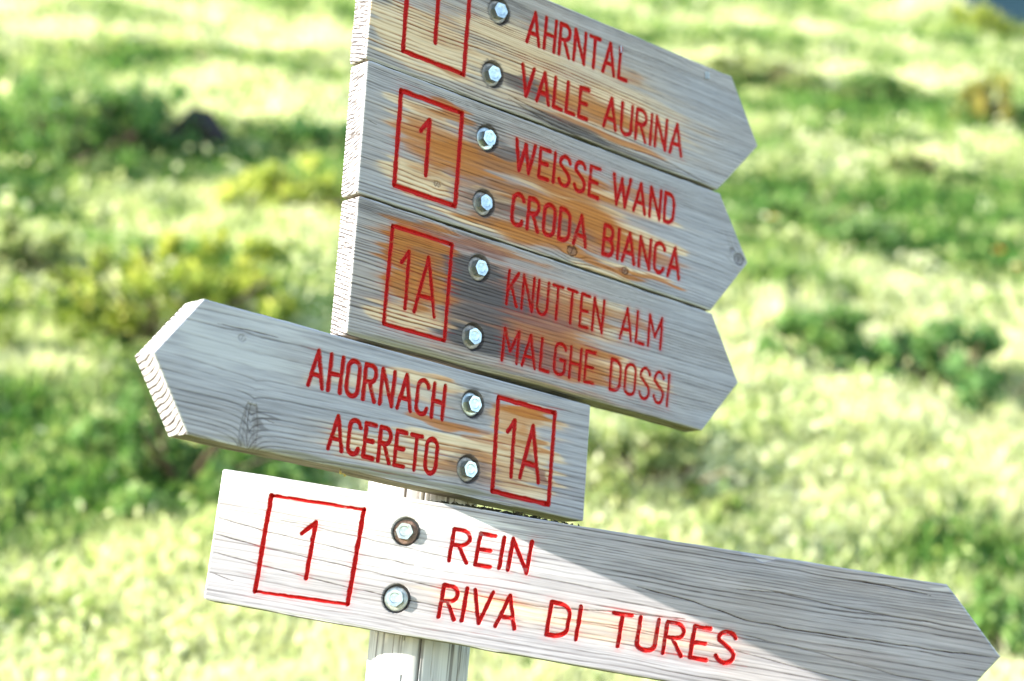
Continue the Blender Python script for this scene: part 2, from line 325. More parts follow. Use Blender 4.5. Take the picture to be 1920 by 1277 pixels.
STEP = 0.66
def build_sign(k, plane, label, group):
    B = BOARDS[k]; sd = B['seed']; THICK = B.get('thick', 32.0)
    O, ax_u, ax_v = PLANES[plane]
    ax_n = ax_u.cross(ax_v)
    if ax_n.y > 0: ax_n = -ax_n
    # local axes must be right handed: x = u, y = v, z = u x v  (n points to the viewer)
    zc = ax_u.cross(ax_v); sgn = 1.0 if zc.dot(ax_n) > 0 else -1.0
    cu = (B['BL'][0] + B['BR'][0]) / 2; cv = (B['BL'][1] + B['TL'][1]) / 2
    org = O + ax_u * cu / 1000 + ax_v * cv / 1000
    root = empty('direction_sign')
    root.matrix_world = Matrix(((ax_u.x, ax_v.x, zc.x, org.x), (ax_u.y, ax_v.y, zc.y, org.y), (ax_u.z, ax_v.z, zc.z, org.z), (0, 0, 0, 1)))
    tag(root, label, 'direction sign', group)
    left_tip = B['TIP'][0] < B['TL'][0]
    # ---- front grid
    nr = int(round(abs(B['TL'][1] - B['BL'][1]) / STEP)) + 1
    nc = int(round(max(abs(B['TIP'][0] - p[0]) for p in (B['TR'], B['TL'])) / STEP)) + 1
    t = np.linspace(0, 1, nr)
    def straight(a, b): return np.stack([a[0] + (b[0] - a[0]) * t, a[1] + (b[1] - a[1]) * t], 1)
    def pointed(a, tip, b):
        tt = (tip[1] - a[1]) / (b[1] - a[1])
        j = int(round(tt * (nr - 1))); tt = j / (nr - 1)
        u = np.where(t <= tt, a[0] + (tip[0] - a[0]) * t / tt, tip[0] + (b[0] - tip[0]) * (t - tt) / (1 - tt))
        v = np.where(t <= tt, a[1] + (tip[1] - a[1]) * t / tt, tip[1] + (b[1] - tip[1]) * (t - tt) / (1 - tt))
        return np.stack([u, v], 1)
    Lp = pointed(B['BL'], B['TIP'], B['TL']) if left_tip else straight(B['BL'], B['TL'])
    Rp = straight(B['BR'], B['TR']) if left_tip else pointed(B['BR'], B['TIP'], B['TR'])
    dend = np.minimum(t, 1 - t) * abs(B['TL'][1] - B['BL'][1])
    rnd = np.clip(4.2 - dend, 0, None); rnd = 4.2 - np.sqrt(np.clip(4.2 ** 2 - rnd ** 2, 0, None))   # worn corners of the square end
    if left_tip: Rp[:, 0] -= rnd
    else: Lp[:, 0] += rnd
    s = np.linspace(0, 1, nc)[None, :]
    U = Lp[:, :1] * (1 - s) + Rp[:, :1] * s
    V = Lp[:, 1:] * (1 - s) + Rp[:, 1:] * s
    # slightly uneven sawn edges
    tcol = t[:, None]
    V = V + (2.2 * (fbm(U / 70, U * 0, sd + 70) - .5) * np.maximum(0, 2 * tcol - 1)) + (2.2 * (fbm(U / 70, U * 0 + 9, sd + 71) - .5) * np.maximum(0, 1 - 2 * tcol))
    outline = [B['BL'], B['BR']] + ([] if left_tip else [B['TIP']]) + [B['TR'], B['TL']] + ([B['TIP']] if left_tip else [])
    ed = seg_dist(U, V, list(zip(outline, outline[1:] + outline[:1])), 40)
    grain, ph, wide = grain_field(B, U, V)
    fib = vn(U / 16, V / .9, sd + 30)
    at = {n: np.zeros(U.shape) for n in ('warm', 'cream', 'dark', 'purple', 'moss', 'lite', 'paint')}
    streak = .45 + .75 * vn(U / 55, ph * .8, sd + 31) + .35 * (vn(U / 25, V / 1.6, sd + 32) - .5)
    Uw = U + 26 * (vn(U / 50, V / 4.5, sd + 33) - .5) * 2; Vw = V + 5 * (vn(U / 45, V / 20, sd + 34) - .5)
    for (nm, u0, v0, ru, rv, st) in STAINS_AND_LIGHT[k]:
        if k < 5: st = min(1, st * {'cream': 1.3, 'warm': 1.15}.get(nm, 1.1))
        r2 = ((Uw - u0) / ru) ** 2 + ((Vw - v0) / rv) ** 2
        f = st * (1 - sstep(.25, 1.75, np.sqrt(r2))) * np.clip(streak + .2, 0, 1.2) * 1.5
        tex = .62 + .75 * vn(U / 90, ph * 1.1, sd + 35) * (.6 + .6 * vn(U / 16, V / .8, sd + 36))
        f = np.clip(f, 0, 1.15) * tex
        f = .30 * np.clip(f, 0, 1) + .70 * st * sstep(.24, .62, f)
        at[nm] = 1 - (1 - at[nm]) * (1 - np.clip(f, 0, 1))
    at['warm'] = np.maximum(at['warm'], np.clip(at['cream'] * 1.2, 0, 1) * wide * (.75 if k < 5 else .3))
    at['cool'] = np.clip({1: .35, 2: .55, 3: .4, 4: .95, 5: .9}[k] + .5 * sstep(100, 330, U) * (k < 4) + .5 * (vn(U / 90, V / 30, sd + 37) - .5), 0, 1)
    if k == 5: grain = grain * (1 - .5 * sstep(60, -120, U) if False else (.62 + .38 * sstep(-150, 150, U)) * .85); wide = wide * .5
    grain = grain * (1 - .42 * at['cool'] * (k < 5))
    if k == 5: at['dark'] = np.maximum(at['dark'], sstep(-120, 160, U) * (.06 + .28 * vn(U / 70, ph * .6, sd + 38)))  # cast shadow on the right half deepened by darkening the wood colour
    if k == 3: at['dark'] = at['dark'] * (1 - .7 * (1 - sstep(34, 44, np.hypot(U + 142, (V - 495) * .8))))
    z = -(.46 * grain + .10 * fib) * (.6 if k == 5 else 1.0)
    cr = np.zeros(U.shape)
    for (pl, st) in B['cracks']:
        segs = poly(pl)
        wob = 1.1 * (vn(U / 18, U * 0 + st * 9, sd + 44) - .5)
        D = seg_dist(U, V + wob, segs, 4)
        end = np.clip(np.minimum(np.abs(U - pl[0][0]), np.abs(U - pl[-1][0])) / 22 + .25, .2, 1)
        cr = np.maximum(cr, st * (1 - sstep(.25, .95, D / end)) * (.7 + .5 * vn(U / 9, V / 5, sd + 45)))
    for (ku, kv, kr, st) in B['knots']:
        r = np.hypot((U - ku) / 1.25, V - kv) + .8 * (vn(U / 2.5, V / 2.5, sd + 50) - .5)
        ring = np.abs(r - kr)
        cr = np.maximum(cr, st * .95 * (1 - sstep(.3, 1.1, ring)) * (vn(U / 3, V / 3, sd + 51) > .3))
        cr = np.maximum(cr, st * .9 * (1 - sstep(.1, .9, np.abs(U - ku - .35 * (V - kv)))) * (r < kr * .7))
        at['cream'] = np.maximum(at['cream'], st * .55 * (1 - sstep(kr * .8, kr * 2.2, r)) * (k == 2) * (ku < 300))
        at['dark'] = np.maximum(at['dark'], st * .45 * (1 - sstep(kr * .6, kr * 1.1, r)))
        z = z - .5 * st * (1 - sstep(kr * .5, kr, r))
        z = z + .5 * st * np.exp(-((r - kr * 1.5) / (kr * .5)) ** 2)
    if 'chip' in B:
        hu, hv = B['chip']
        q = hv + 2 - V - (9 - .33 * np.abs(U - hu) + 3 * (vn(U / 6, V / 6, 3) - .5))
        chip = 1 - sstep(-.6, .4, q)
        chip *= (np.abs(U - hu) < 27)
        z = z - chip * (1.6 + .8 * vn(U / 5, V / 5, 9)); at['lite'] = np.maximum(at['lite'], chip * .6)
    if 'notch' in B:
        nu, nv = B['notch']
        r = np.abs(U - nu + 1.5) / (11.5 * np.sqrt(np.clip(1 - ((V - nv) / 50) ** 2, .01, 1)))
        m = (1 - sstep(.6, 1.05, r)) * (V < nv + 44)
        z = z - m * (1.2 + 1.5 * vn(U / 2.2, V / 16, 4)); at['dark'] = np.maximum(at['dark'], m * (.1 + .75 * vn(U / 2.0, V / 18, 5)) * (.4 + .6 * sstep(.2, .9, r)))
        cr = np.maximum(cr, (1 - sstep(.05, .2, np.abs(r - .93))) * (V < nv + 46) * .6 * vn(U / 3, V / 12, 6))
    z = z - 1.1 * cr
    grain = np.maximum(grain * .85, np.clip(cr, 0, 1))
    # ---- cut lettering
    region = np.zeros(U.shape, np.int8)
    box = B['box']; x0, x1, xs = box[0][1], box[3][1], 0
    bs_v = poly([box[0], box[3]]) + poly([box[1], box[2]]); bs_h = poly([box[0], box[1]]) + poly([box[3], box[2]])
    groups = [(1, bs_v, B['hw'] + .35), (1, bs_h, B['hw'] + (.2 if k < 5 else -.5)), (2, [sg for pl in B['num'] for sg in poly(pl)], B['hw'] + .2)]
    words = [w for row in B['text'] for w in row]
    for i, w in enumerate(words):
        groups.append((3 + i, layout(*w), B['hw']))
    halo_d = np.full(U.shape, 99.0)
    for rid, segs, hw in groups:
        wobU = U + .7 * (vn(U / 7, V / 7, sd + 61) - .5) + .25 * (vn(U / 1.6, V / 1.1, sd + 63) - .5)
        wobV = V + .7 * (vn(U / 7, V / 7, sd + 62) - .5)
        D = seg_dist(wobU, wobV, segs, 16)
        hwv = hw * (.92 + .25 * vn(U / 14, V / 5, sd + 64))
        core = D < hwv
        region[core] = rid
        z = z - 3.4 * np.clip(1 - (D / hwv) ** 3, 0, 1)
        edge = 1 - sstep(hwv * .97, hwv * 1.03 + .25, D)
        wn = vn(U / 5, V / 2.2, sd + 65) * .6 + vn(U / 30, V / 12, sd + 66) * .4
        ww = B['wear'] * (1.25 if rid >= 3 else .55)
        keep = 1 - sstep(.0, .22, ww - wn * 1.0 + .12) if ww > 0 else 1.0
        at['paint'] = np.maximum(at['paint'], edge * np.clip(keep, .68 if k == 3 else .75, 1))
        halo_d = np.minimum(halo_d, np.maximum(D - hwv, 0))
    # paint that soaked into the wood beside the cuts and ran along the grain
    soak = {1: .18, 2: .26, 3: .34, 4: .16, 5: .22}[k]; rng = {1: 2.0, 2: 3.0, 3: 3.6, 4: 1.8, 5: 5.0}[k]
    hn = vn(U / 6, V / 1.4, sd + 67)
    at['paint'] = np.maximum(at['paint'], soak * np.exp(-(halo_d / rng) ** 2) * (.2 + .9 * hn) * (.3 + .9 * vn(U / 12, V / 5, sd + 69) + .8 * wide) * (region == 0))
    run = np.exp(-np.maximum(halo_d - 1, 0) / 7) * grain * sstep(.45, .8, vn(U / 40, ph, sd + 68))
    at['paint'] = np.maximum(at['paint'], np.clip(run, 0, 1) * .75 * (region == 0))
    grain = grain * (1 - .6 * (region > 0))
    # ---- counterbores
    for (bu, bv) in B['bolts']:
        r = np.hypot(U - bu, V - bv)
        z = np.where(r < 15.8, -8.0 + 2.7 * (r < 11), z)
        at['dark'] = np.maximum(at['dark'], np.where(r < 15.8, .97 if k < 5 else .7, .95 if k < 5 else .3) * (1 - sstep(15.0, 17.5 + 5 * vn(U / 4, V / 1.5, sd + 80), r)))  # recess shade painted dark into the bore, with a dark ring around it
        if k in (2, 4): at['dark'] = np.maximum(at['dark'], .6 * (1 - sstep(16, 30, np.hypot((U - bu) / 1.25, V - bv))) * vn(U / 9, V / 1.3, sd + 81))
    # ---- eased edges
    rr = 2.6 + .9 * (fbm(U / 30, V / 30, sd + 90) - .5)
    q = np.clip(rr - ed, 0, None)
    z = z - (rr - np.sqrt(np.clip(rr ** 2 - q ** 2, 0, None)))
    at['lite'] = np.maximum(at['lite'], .7 * (1 - sstep(.3, 2.4, ed)))
    idx = np.arange(nr * nc).reshape(nr, nc)
    FQ = np.stack([idx[:-1, :-1], idx[:-1, 1:], idx[1:, 1:], idx[1:, :-1]], -1).reshape(-1, 4)
    freg = np.maximum.reduce([region[:-1, :-1], region[:-1, 1:], region[1:, 1:], region[1:, :-1]]).ravel()
    lc = lambda u, v, w: np.stack([(u - cu) / 1000, (v - cv) / 1000, sgn * w / 1000], -1)
    P = lc(U, V, z).reshape(-1, 3)
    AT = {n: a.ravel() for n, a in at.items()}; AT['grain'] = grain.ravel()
    if sgn < 0: FQ = FQ[:, ::-1]
    def piece(name, sel, mat):
        f = FQ[sel]
        if not len(f): return None
        used, inv = np.unique(f, return_inverse=True)
        return new_mesh(name, P[used], inv.reshape(f.shape), mat, root, {n: a[used] for n, a in AT.items()})
    # ---- edges and back of the plank, welded to the front grid
    ring = np.concatenate([idx[0, :], idx[1:, -1], idx[-1, -2::-1], idx[-2:0:-1, 0]])
    rp = P[ring].astype(float)
    ru = U.ravel()[ring]; rv = V.ravel()[ring]; rz = z.ravel()[ring]; rph = ph.ravel()[ring]
    n = len(ring)
    du = np.roll(ru, -3) - np.roll(ru, 3); dv = np.roll(rv, -3) - np.roll(rv, 3)
    ln = np.hypot(du, dv) + 1e-9; nu_, nv_ = dv / ln, -du / ln
    # is it an end-grain face?  long edges run along u
    isend = np.abs(nu_) > .35
    levels = np.concatenate([np.linspace(0, 1, 44)[1:-6], 1 - np.array([.10, .07, .045, .02, .006, 0])])
    VV = [P]; FF = []; prev = ring; base = len(P)
    A2 = {nme: [a] for nme, a in AT.items()}
    for L in levels:
        w = rz * (1 - L) + (-THICK) * L
        bk = np.clip((w + THICK), 0, 2.6); ins = 2.6 - np.sqrt(np.clip(2.6 ** 2 - (2.6 - bk) ** 2, 0, None))
        # end grain: ring arcs cut across the thickness
        curv = rv + .012 * (w + 40) ** 2 * (1 if k % 2 else -1) * .55 + 2 * (vn(rv / 14, w / 9, sd + 95) - .5)
        if k == 3: curv = rv + .35 * w
        f1 = curv / (4.6 if k != 4 else 5.5); fr = f1 - np.floor(f1)
        ge = sstep(.0, .12, fr) * (1 - sstep(.28, .5, fr)) * (.5 + .9 * vn(w / 8, np.floor(f1) * 1.0, sd + 96))
        saw = sstep(.66, .85, vn(rv / 1.5, w / 9 + 5, sd + 97)) * (.7 if k != 4 else .25)
        fl = sstep(.6, .85, vn(ru / 45, w / 1.6, sd + 98)) * .7
        gg = np.where(isend, np.clip(np.maximum(ge, saw), 0, 1), fl)
        off = -((.35 if k != 4 else .2) * gg) - ins + np.where(isend, .25 * (vn(rv / 3, w / 4, sd + 99) - .5), .25 * (vn(ru / 20, w / 3, sd + 94) - .5)) * min(1, 4 * L)
        VV.append(lc(ru + nu_ * off, rv + nv_ * off, w))
        for nme in A2:
            a = np.zeros(n)
            if nme == 'grain': a = gg * .95
            elif nme == 'dark': a = np.where(isend, np.minimum(gg * (.85 if k != 4 else .65), .9), gg * .2)
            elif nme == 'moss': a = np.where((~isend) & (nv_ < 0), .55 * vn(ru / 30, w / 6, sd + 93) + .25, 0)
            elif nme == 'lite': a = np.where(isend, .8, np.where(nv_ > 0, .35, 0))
            A2[nme].append(a)
        cur = base + np.arange(n); base += n
        FF.append(np.stack([prev, cur, np.roll(cur, -1), np.roll(prev, -1)], -1))
        prev = cur
    cen = lc(np.array([ru.mean()]), np.array([rv.mean()]), np.array([-THICK]))
    VV.append(cen)
    for nme in A2: A2[nme].append(np.zeros(1))
    tri = np.stack([prev, np.full(n, base), np.roll(prev, -1)], -1)
    side = np.concatenate(FF)
    if sgn < 0: side = side[:, ::-1]; tri = tri[:, ::-1]
    VV = np.concatenate(VV); A2 = {nme: np.concatenate(a) for nme, a in A2.items()}
    fq = np.concatenate([FQ[freg == 0], side])
    used = np.unique(np.concatenate([fq.ravel(), tri.ravel()]))
    remap = np.zeros(len(VV), np.int64); remap[used] = np.arange(len(used))
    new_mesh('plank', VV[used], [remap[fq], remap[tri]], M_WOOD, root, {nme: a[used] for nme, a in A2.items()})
    piece('number_frame', freg == 1, M_WOOD)
    piece('number', freg == 2, M_WOOD)
    for i in range(len(words)): piece('lettering', freg == 3 + i, M_WOOD)
    for j, (bu, bv) in enumerate(B['bolts']):
        make_bolt(root, (bu - cu) / 1000, (bv - cv) / 1000, sgn, random.Random(k * 10 + j).uniform(0, 60), {(5, 0): .95, (2, 0): .15, (4, 0): .2, (5, 1): .25}.get((k, j), .62), k)
    for (su, sv) in B.get('staples', []):
        SV, SF = [], []
        for q0, q1 in (((0, -.0042, .0012), (0, .0042, .0012)), ((0, -.0042, .0012), (0, -.0042, -.002)), ((0, .0042, .0012), (0, .0042, -.002))):
            v_, f_ = tube(q0, q1, .0007, .0007, 6)
            SF += [tuple(i_ + len(SV) for i_ in q_) for q_ in f_]; SV += v_
        st = new_mesh('staple', np.array(SV), np.array(SF), M_STEEL, root, {'rust': np.zeros(len(SV))})
        st.location = ((su - cu) / 1000, (sv - cv) / 1000, 0); st.rotation_euler = (0, 0, .12)
    return root

def lathe(rz, n=40):
    V = []; F = []
    for r, zz in rz:
        for i in range(n):
            a = 2 * math.pi * i / n; V.append((r * math.cos(a), r * math.sin(a), zz))
    for j in range(len(rz) - 1):
        for i in range(n): F.append((j * n + i, j * n + (i + 1) % n, (j + 1) * n + (i + 1) % n, (j + 1) * n + i))
    return V, F

def make_bolt(root, x, y, sgn, ang, rust, k):
    """shank in the wood, domed washer and hexagon head with the turned chamfer"""
    b = empty('bolt'); b.parent = root; b.location = (x - .0008, y - .0004, sgn * -.0052)
    tl = random.Random(int(ang * 1000)); b.rotation_euler = (tl.uniform(-.05, .05), tl.uniform(-.05, .05), 0)
    V, F = lathe([(.0055, -.0005), (.0128, -.0005), (.0134, .0002), (.0134, .0017), (.0129, .0023), (.0116, .0026), (.0085, .0028), (.0050, .0028)])
    V = np.array(V); w = new_mesh('washer', V, np.array(F), M_STEEL, b, {'rust': np.full(len(V), rust)})
    hx = .0098; base, top = .0027, .0104
    n = 48; rings = []
    for frac, zz, lim in ((1, base, 1), (1, top - .0016, 1), (1, top - .0010, .995), (1, top - .0003, .965), (1, top, .93), (1, top - .0001, .60), (1, top - .0004, .50), (1, top - .0004, .02)):
        pts = []
        for i in range(n):
            a = 2 * math.pi * i / n + math.radians(ang)
            h = (2 * math.pi * i / n + math.pi / 6) % (math.pi / 3) - math.pi / 6
            r = hx * math.cos(math.pi / 6) / math.cos(h)
            r = min(r, hx * lim) if lim > .9 else hx * lim
            if zz > top - .00165 and lim > .9: r = min(r, hx * lim)
            pts.append((r * math.cos(a), r * math.sin(a), zz))
        rings.append(pts)
    V = [p for r in rings for p in r]
    F = [(j * n + i, j * n + (i + 1) % n, (j + 1) * n + (i + 1) % n, (j + 1) * n + i) for j in range(len(rings) - 1) for i in range(n)]
    new_mesh('hex_head', V, np.array(F), M_STEEL, b, {'rust': np.full(len(V), rust * .12)}, smooth=False)

# ---------------------------------------------------------------- ground
GS = 0.56
def ground(x, y):
    x = np.asarray(x, float); y = np.asarray(y, float)
    t = y - 2.5
    h = GS * .5 * (t + np.sqrt(t * t + 1.0)) - .09
    r = np.sqrt(np.maximum(y, 0) * .12 + .1)
    h = h + .34 * (fbm(x / 3.4 + .09 * y, y / 1.25, 5, 3) - .5) * np.clip((y - 2.6) / 3, 0, 1)
    h = h + .16 * (fbm(x / .7, y / .5, 6, 3) - .5) * np.clip((y - 2.2) / 2, .2, 1)
    # the slope rolls over at its crest and drops away behind
    crest = 26.5 + 3.0 * (vn(x / 9, x * 0 + 2, 7) - .5) + .05 * x - 6.0 * sstep(6.5, 7.3, x) - 4.0 * np.exp(-((x - 5.55) / .22) ** 2)
    over = np.maximum(y - crest, 0)
    h = h - np.where(over < 8, .06 * over ** 2, .96 * over - 3.84)
    h = np.maximum(h, -40 + 3 * fbm(x / 40, y / 40, 8, 3))
    back = np.minimum(y, 0)
    return h + .18 * back + .004 * back * 0
#ENDGROUND

def foliage_material(name, stops, rough=0.6, transl=0.45, tcol=1.25):
    M = NT(name)
    c = M.ramp(M.attr('tone'), stops)
    M.link(c, M.b.inputs['Base Color']); M.b.inputs['Roughness'].default_value = rough
    tr = M.n('ShaderNodeBsdfTranslucent'); mx = M.n('ShaderNodeMixShader')
    M.link(M.mix(1.0, c, (tcol, tcol * 1.02, tcol * .72), 'MULTIPLY'), tr.inputs[0])
    mx.inputs[0].default_value = transl
    M.link(M.b.outputs[0], mx.inputs[1]); M.link(tr.outputs[0], mx.inputs[2]); M.link(mx.outputs[0], M.out.inputs[0])
    return M.m

def patch(x, y):
    """0 = lush green hollow, 1 = dry straw-coloured bench of the slope"""
    p = fbm(x / 3.4 + .15 * y, y / 1.6, 30, 2) * .30 + fbm(x / 1.4 + .12 * y, y / .7, 31, 3) * .40 + fbm(x / .5 + .1 * y, y / .30, 32, 2) * .30
    return sstep(.335, .635, p)

def build_ground():
    def axis(fine0, fine1, st, far0, far1, gr=1.25):
        a = list(np.arange(fine0, fine1 + 1e-6, st)); d = st
        while a[-1] < far1: d *= gr; a.append(min(a[-1] + d, far1))
        b = []; d = st; p = fine0
        while p > far0: d *= gr; p = max(p - d, far0); b.append(p)
        return np.array(b[::-1] + a)
    X = axis(-8, 9, .09, -900, 900); Y = axis(1.5, 31, .075, -600, 900)
    XX, YY = np.meshgrid(X, Y)
    Z = ground(XX, YY)
    Z = np.where(np.abs(XX) > 60, Z - .02 * (np.abs(XX) - 60), Z)
    nr, nc = XX.shape; idx = np.arange(nr * nc).reshape(nr, nc)
    F = np.stack([idx[:-1, :-1], idx[:-1, 1:], idx[1:, 1:], idx[1:, :-1]], -1).reshape(-1, 4)
    M = NT('meadow_soil')
    tone = M.math('ADD', M.math('MULTIPLY', M.attr('tone'), .75), M.math('MULTIPLY', M.noise(9, 5), .35))
    c = M.ramp(tone, [(.15, (.022, .055, .012)), (.45, (.13, .20, .035)), (.75, (.36, .38, .15)), (1.0, (.62, .58, .36))])
    M.link(c, M.b.inputs['Base Color']); M.b.inputs['Roughness'].default_value = .95
    M.bump(M.noise(40, 4), .03, 1.0)
    g = new_mesh('ground', np.stack([XX, YY, Z], -1).reshape(-1, 3), F, M.m, None, {'tone': patch(XX, YY).ravel()})
    tag(g, kind='structure')

def build_mountain():
    X = np.linspace(-3800, 3800, 150); Y = np.linspace(1500, 3600, 60)
    XX, YY = np.meshgrid(X, Y)
    Z = -200 + (YY - 1500) * .95 + 260 * (fbm(XX / 700, YY / 500, 77, 5) - .5)
    idx = np.arange(XX.size).reshape(XX.shape)
    F = np.stack([idx[:-1, :-1], idx[:-1, 1:], idx[1:, 1:], idx[1:, :-1]], -1).reshape(-1, 4)
    M = NT('forested_mountain')
    c = M.ramp(M.noise(.012, 6), [(.3, (.012, .035, .045)), (.7, (.03, .07, .085))])  # blue of the distance haze put into the forest colour
    M.link(c, M.b.inputs['Base Color']); M.b.inputs['Roughness'].default_value = .9
    tag(new_mesh('mountain', np.stack([XX, YY, Z], -1).reshape(-1, 3), F, M.m), kind='structure')

def leaf_quads(rng, C, L, Wd, up=.3, spread=1.0):
    """pointed leaves: centre C (n,3), length L, half width Wd"""
    n = len(C)
    d = rng.normal(size=(n, 3)) * spread; d[:, 2] += up; d /= np.linalg.norm(d, axis=1, keepdims=True)
    r = rng.normal(size=(n, 3)); sd = np.cross(d, r); sd /= np.linalg.norm(sd, axis=1, keepdims=True) + 1e-9
    nn = np.cross(d, sd)
    L = np.broadcast_to(L, n)[:, None]; Wd = np.broadcast_to(Wd, n)[:, None]
    a = C - d * L * .5; m1 = C + sd * Wd + nn * Wd * .25; m2 = C - sd * Wd + nn * Wd * .25; b = C + d * L * .5
    V = np.stack([a, m1, b, m2], 1).reshape(-1, 3)
    F = np.arange(4 * n).reshape(n, 4)
    return V, F

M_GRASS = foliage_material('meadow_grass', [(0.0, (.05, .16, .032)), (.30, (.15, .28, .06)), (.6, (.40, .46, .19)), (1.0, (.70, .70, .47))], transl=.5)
M_COVER = foliage_material('meadow_herbs', [(0.0, (.025, .085, .018)), (.30, (.10, .21, .042)), (.6, (.34, .41, .14)), (1.0, (.68, .68, .45))], transl=.4)
M_BARK = (lambda M: (M.link(M.ramp(M.noise(60, 4), [(.3, (.05, .035, .022)), (.7, (.17, .12, .08))]), M.b.inputs['Base Color']), M.m)[1])(NT('shrub_bark'))

def build_grass():
    rng = np.random.default_rng(5)
    N = 46000
    # density falls with distance so that each stretch of slope is covered alike
    inv = rng.uniform(1 / 29.5, 1 / 2.6, N); y = 1 / inv
    x = (rng.uniform(-1, 1, N) * .42) * (y + 1.2)
    x2 = rng.uniform(-9, 9, 9000); y2 = rng.uniform(2.4, 30, 9000)
    x = np.concatenate([x, x2]); y = np.concatenate([y, y2])
    keep = (np.hypot(x + .07, y - 2.056) > .35)
    x, y = x[keep], y[keep]; N = len(x)
    p = patch(x, y)
    K = 7
    sc_ = np.clip(.55 + y / 16, .6, 1.8)
    hgt = (.045 + .10 * vn(x / .9, y / .6, 41) ** 1.5 + .03 * rng.random(N)) * (.75 + .3 * sc_)
    X = np.repeat(x, K); Yy = np.repeat(y, K); H = np.repeat(hgt, K) * rng.uniform(.55, 1.15, N * K); SCL = np.repeat(sc_, K)
    ang = rng.uniform(0, 2 * np.pi, N * K); rad = .09 * SCL * rng.random(N * K)
    bx = X + rad * np.cos(ang); by = Yy + rad * np.sin(ang); bz = ground(bx, by) - .01
    la = ang + rng.normal(0, .7, N * K); lean = H * rng.uniform(.15, .75, N * K)
    w = .0042 * SCL * rng.uniform(.7, 1.6, N * K) * (1 + .6 * SCL)
    px, py = -np.sin(ang + rng.normal(0, 1, N * K)), np.cos(ang + rng.normal(0, 1, N * K))
    b = np.stack([bx, by, bz], -1); side = np.stack([px, py, 0 * px], -1) * w[:, None]
    mid = b + np.stack([np.cos(la) * lean * .3, np.sin(la) * lean * .3, H * .6], -1)
    tip = b + np.stack([np.cos(la) * lean, np.sin(la) * lean, H], -1)
    V = np.stack([b - side, b + side, mid + side * .8, mid - side * .8, tip], 1).reshape(-1, 3)
    i = np.arange(N * K) * 5
    Q = np.stack([i, i + 1, i + 2, i + 3], -1); T = np.stack([i + 3, i + 2, i + 4], -1)
    t = np.clip(np.repeat(p, K) * .85 + .14 + rng.normal(0, .09, N * K), 0, 1)
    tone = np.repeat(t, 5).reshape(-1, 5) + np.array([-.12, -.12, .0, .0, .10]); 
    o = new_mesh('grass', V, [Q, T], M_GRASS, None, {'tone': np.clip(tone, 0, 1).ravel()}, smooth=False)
    tag(o, 'sunlit alpine meadow grass covering the steep slope behind the signpost', 'grass', kind='stuff')

def build_cover():
    """the low leafy herbs and cushions between the grass, in a continuous rough mat"""
    rng = np.random.default_rng(15); N = 11000; K = 16
    y = 1 / rng.uniform(1 / 28.5, 1 / 3.2, N); x = rng.uniform(-.42, .42, N) * (y + 1.2)
    p = patch(x, y); sc_ = np.clip(.5 + y / 12, .6, 2.0)
    r = rng.uniform(.04, .15, N) * sc_ * (1 + (rng.random(N) < .12) * 1.2)
    d = rng.normal(size=(N * K, 3)); d /= np.linalg.norm(d, axis=1, keepdims=True); d[:, 2] = np.abs(d[:, 2])
    R_ = np.repeat(r, K); cx = np.repeat(x, K) + d[:, 0] * R_ * 1.2; cy = np.repeat(y, K) + d[:, 1] * R_
    cz = ground(cx, cy) + d[:, 2] * R_ * .75 * rng.uniform(.5, 1.1, N * K)
    L = rng.uniform(.03, .06, N * K) * np.repeat(sc_, K)
    V, F = leaf_quads(rng, np.stack([cx, cy, cz], -1), L, L * .3, up=.6)
    t = np.clip(np.repeat(p * .82 + rng.normal(0, .22, N), K) + .11 + .08 * rng.normal(size=N * K), 0, 1)
    tag(new_mesh('ground_cover', V, F, M_COVER, None, {'tone': np.repeat(t, 4)}, smooth=False), 'low leafy herbs and cushions covering the rough slope between the grass', 'ground cover', kind='stuff')

def tube(p0, p1, r0, r1, n=7):
    p0, p1 = Vector(p0), Vector(p1); d = (p1 - p0).normalized(); a = d.orthogonal().normalized(); b = d.cross(a)
    V = []
    for p, r in ((p0, r0), (p1, r1)):
        for i in range(n):
            t = 2 * math.pi * i / n; V.append(p + (a * math.cos(t) + b * math.sin(t)) * r)
    F = [(i, (i + 1) % n, n + (i + 1) % n, n + i) for i in range(n)]
    return [tuple(v) for v in V], F

PAL = {
 'bright': [(0.0, (.10, .15, .02)), (.45, (.36, .43, .08)), (1.0, (.70, .68, .2))],
 'yellow': [(0.0, (.04, .085, .014)), (.5, (.27, .34, .05)), (1.0, (.60, .58, .14))],
 'green': [(0.0, (.045, .12, .028)), (.5, (.15, .28, .075)), (1.0, (.30, .40, .15))],
 'deep': [(0.0, (.035, .10, .03)), (.5, (.11, .23, .07)), (1.0, (.20, .33, .12))],
 'dull': [(0.0, (.05, .08, .025)), (.5, (.18, .24, .07)), (1.0, (.42, .45, .2))],
 'ochre': [(0.0, (.07, .09, .016)), (.5, (.30, .29, .07)), (1.0, (.60, .46, .14))],
}
M_LEAF = {k: foliage_material('shrub_leaves_' + k, v, transl=.35) for k, v in PAL.items()}

